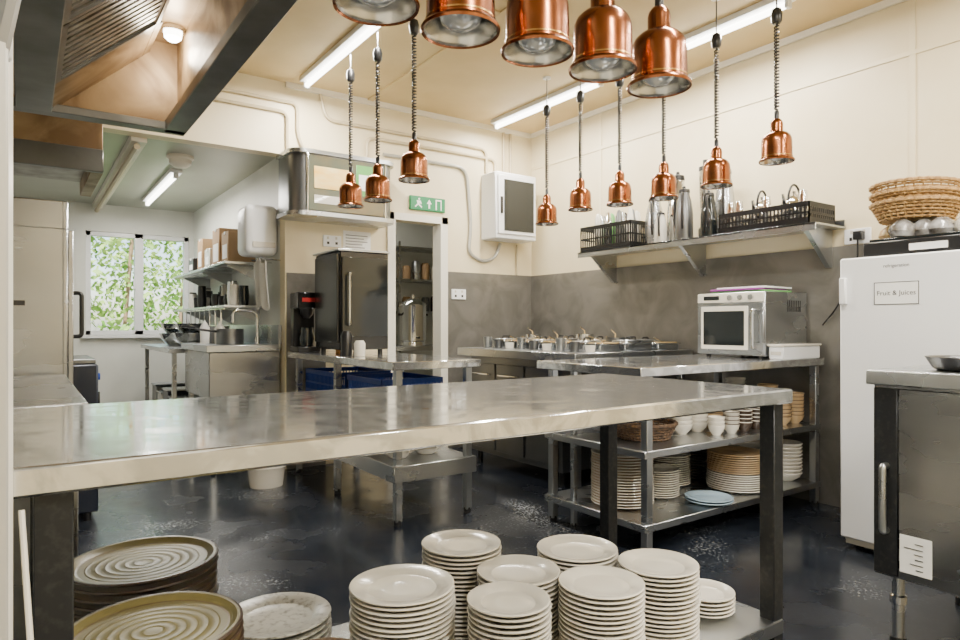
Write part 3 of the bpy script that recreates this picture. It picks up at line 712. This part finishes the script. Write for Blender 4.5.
for i in range(13):
    for j in range(9):
        a=i/12; c=j/8; vs.append((1.50+.02*math.sin(a*14)+.02*c, 5.02+a*.30+.01*math.sin(c*5), 1.60-c*.36-.03*math.sin(a*9)))
for i in range(12):
    for j in range(8): fs.append((i*9+j,i*9+j+1,(i+1)*9+j+1,(i+1)*9+j))
b.add(vs,fs,'cloth'); b.cyl((1.63,5.05,1.60),(1.47,5.05,1.61),.006,'chrome',8); b.cyl((1.63,5.28,1.60),(1.47,5.28,1.61),.006,'chrome',8); b.done('hanging_tea_towel')
b=B(); b.lathe((1.0,5.55,2.33),[(0,0),(.05,.005),(.08,.03),(.085,.06),(.1,.07),(.1,.09)],'trim',24); b.done('smoke_alarm')
b=B()
for i in range(4): b.box(1.08,1.52,6.25+i*.32,6.52+i*.32,.301,.301+.14+.05*(i%2),('steel','navy','china2','steeld')[i],.015); b.box(1.07,1.53,6.24+i*.32,6.53+i*.32,.301+.14+.05*(i%2),.315+.14+.05*(i%2),'steel',.004)
b.done('storage_tub_group')

# ---------------------------------------------------------------- pantry
b=B(); b.box(2.5,4.0,5.35,5.9,.86,.90,'steel',.004)
for x in (2.55,3.95):
    for y in (5.4,5.85): leg(b,x,y,.86,'steel',.018)
b.done('pantry_bench')
b=B()
for z in (1.25,1.6,1.95): b.box(2.4,4.25,6.25,6.58,z-.02,z,'steel',.002)
for x in (2.42,3.3,4.23):
    for y in (6.27,6.56): b.box(x-.012,x+.012,y-.012,y+.012,0,2.0,'steel')
b.done('pantry_shelf_rack')
for z in (1.251,1.601):
    b=B()
    for i in range(15): 
        xx=2.5+i*.12; h=random.uniform(.1,.22)
        if abs(xx-3.3)<.07: continue
        b.lathe((xx,6.4,z),[(0,0),(.045,0),(.047,h*.85),(.035,h),(0,h)],random.choice(['card','china','card','steeld','china2','black','steel']),14)
    b.done('pantry_jar_group')
b=B(); x,y,z=3.10,5.6,.901
b.lathe((x,y,z),[(0,0),(.12,0),(.12,.03),(.115,.04),(.127,.05),(.127,.38),(.132,.39),(.12,.41),(.06,.45),(.015,.46),(.018,.49),(0,.495)],'chrome',30)
b.cyl((x-.02,y-.12,z+.08),(x-.03,y-.17,z+.08),.012,'black',10); b.tube([(x-.13,y,z+.30),(x-.16,y,z+.30)],.012,'black',8); b.tube([(x+.13,y,z+.30),(x+.16,y,z+.30)],.012,'black',8)
b.done('hot_water_urn')

# ---------------------------------------------------------------- world, sun, camera
w=bpy.data.worlds.new('World'); sc.world=w; w.use_nodes=True; nt=w.node_tree
bg=nt.nodes['Background']; sky=nt.nodes.new('ShaderNodeTexSky'); sky.sky_type='NISHITA'; sky.sun_disc=False; sky.sun_elevation=math.radians(45); sky.sun_rotation=math.radians(180)
nt.links.new(sky.outputs[0],bg.inputs[0]); bg.inputs[1].default_value=.45
l=bpy.data.lights.new('sun','SUN'); l.energy=12; l.angle=.03; o=bpy.data.objects.new('sun',l); COL.objects.link(o); o.rotation_euler=(math.radians(42),0,math.radians(-20)); o.location=(0,0,8)

cam=bpy.data.cameras.new('camera'); cam.lens=24.56; cam.sensor_width=36; cam.shift_y=5/960; cam.clip_start=.02
co=bpy.data.objects.new('camera',cam); COL.objects.link(co); co.location=(0,0,1.10); co.rotation_euler=(math.radians(90),0,math.radians(-34.8)); sc.camera=co
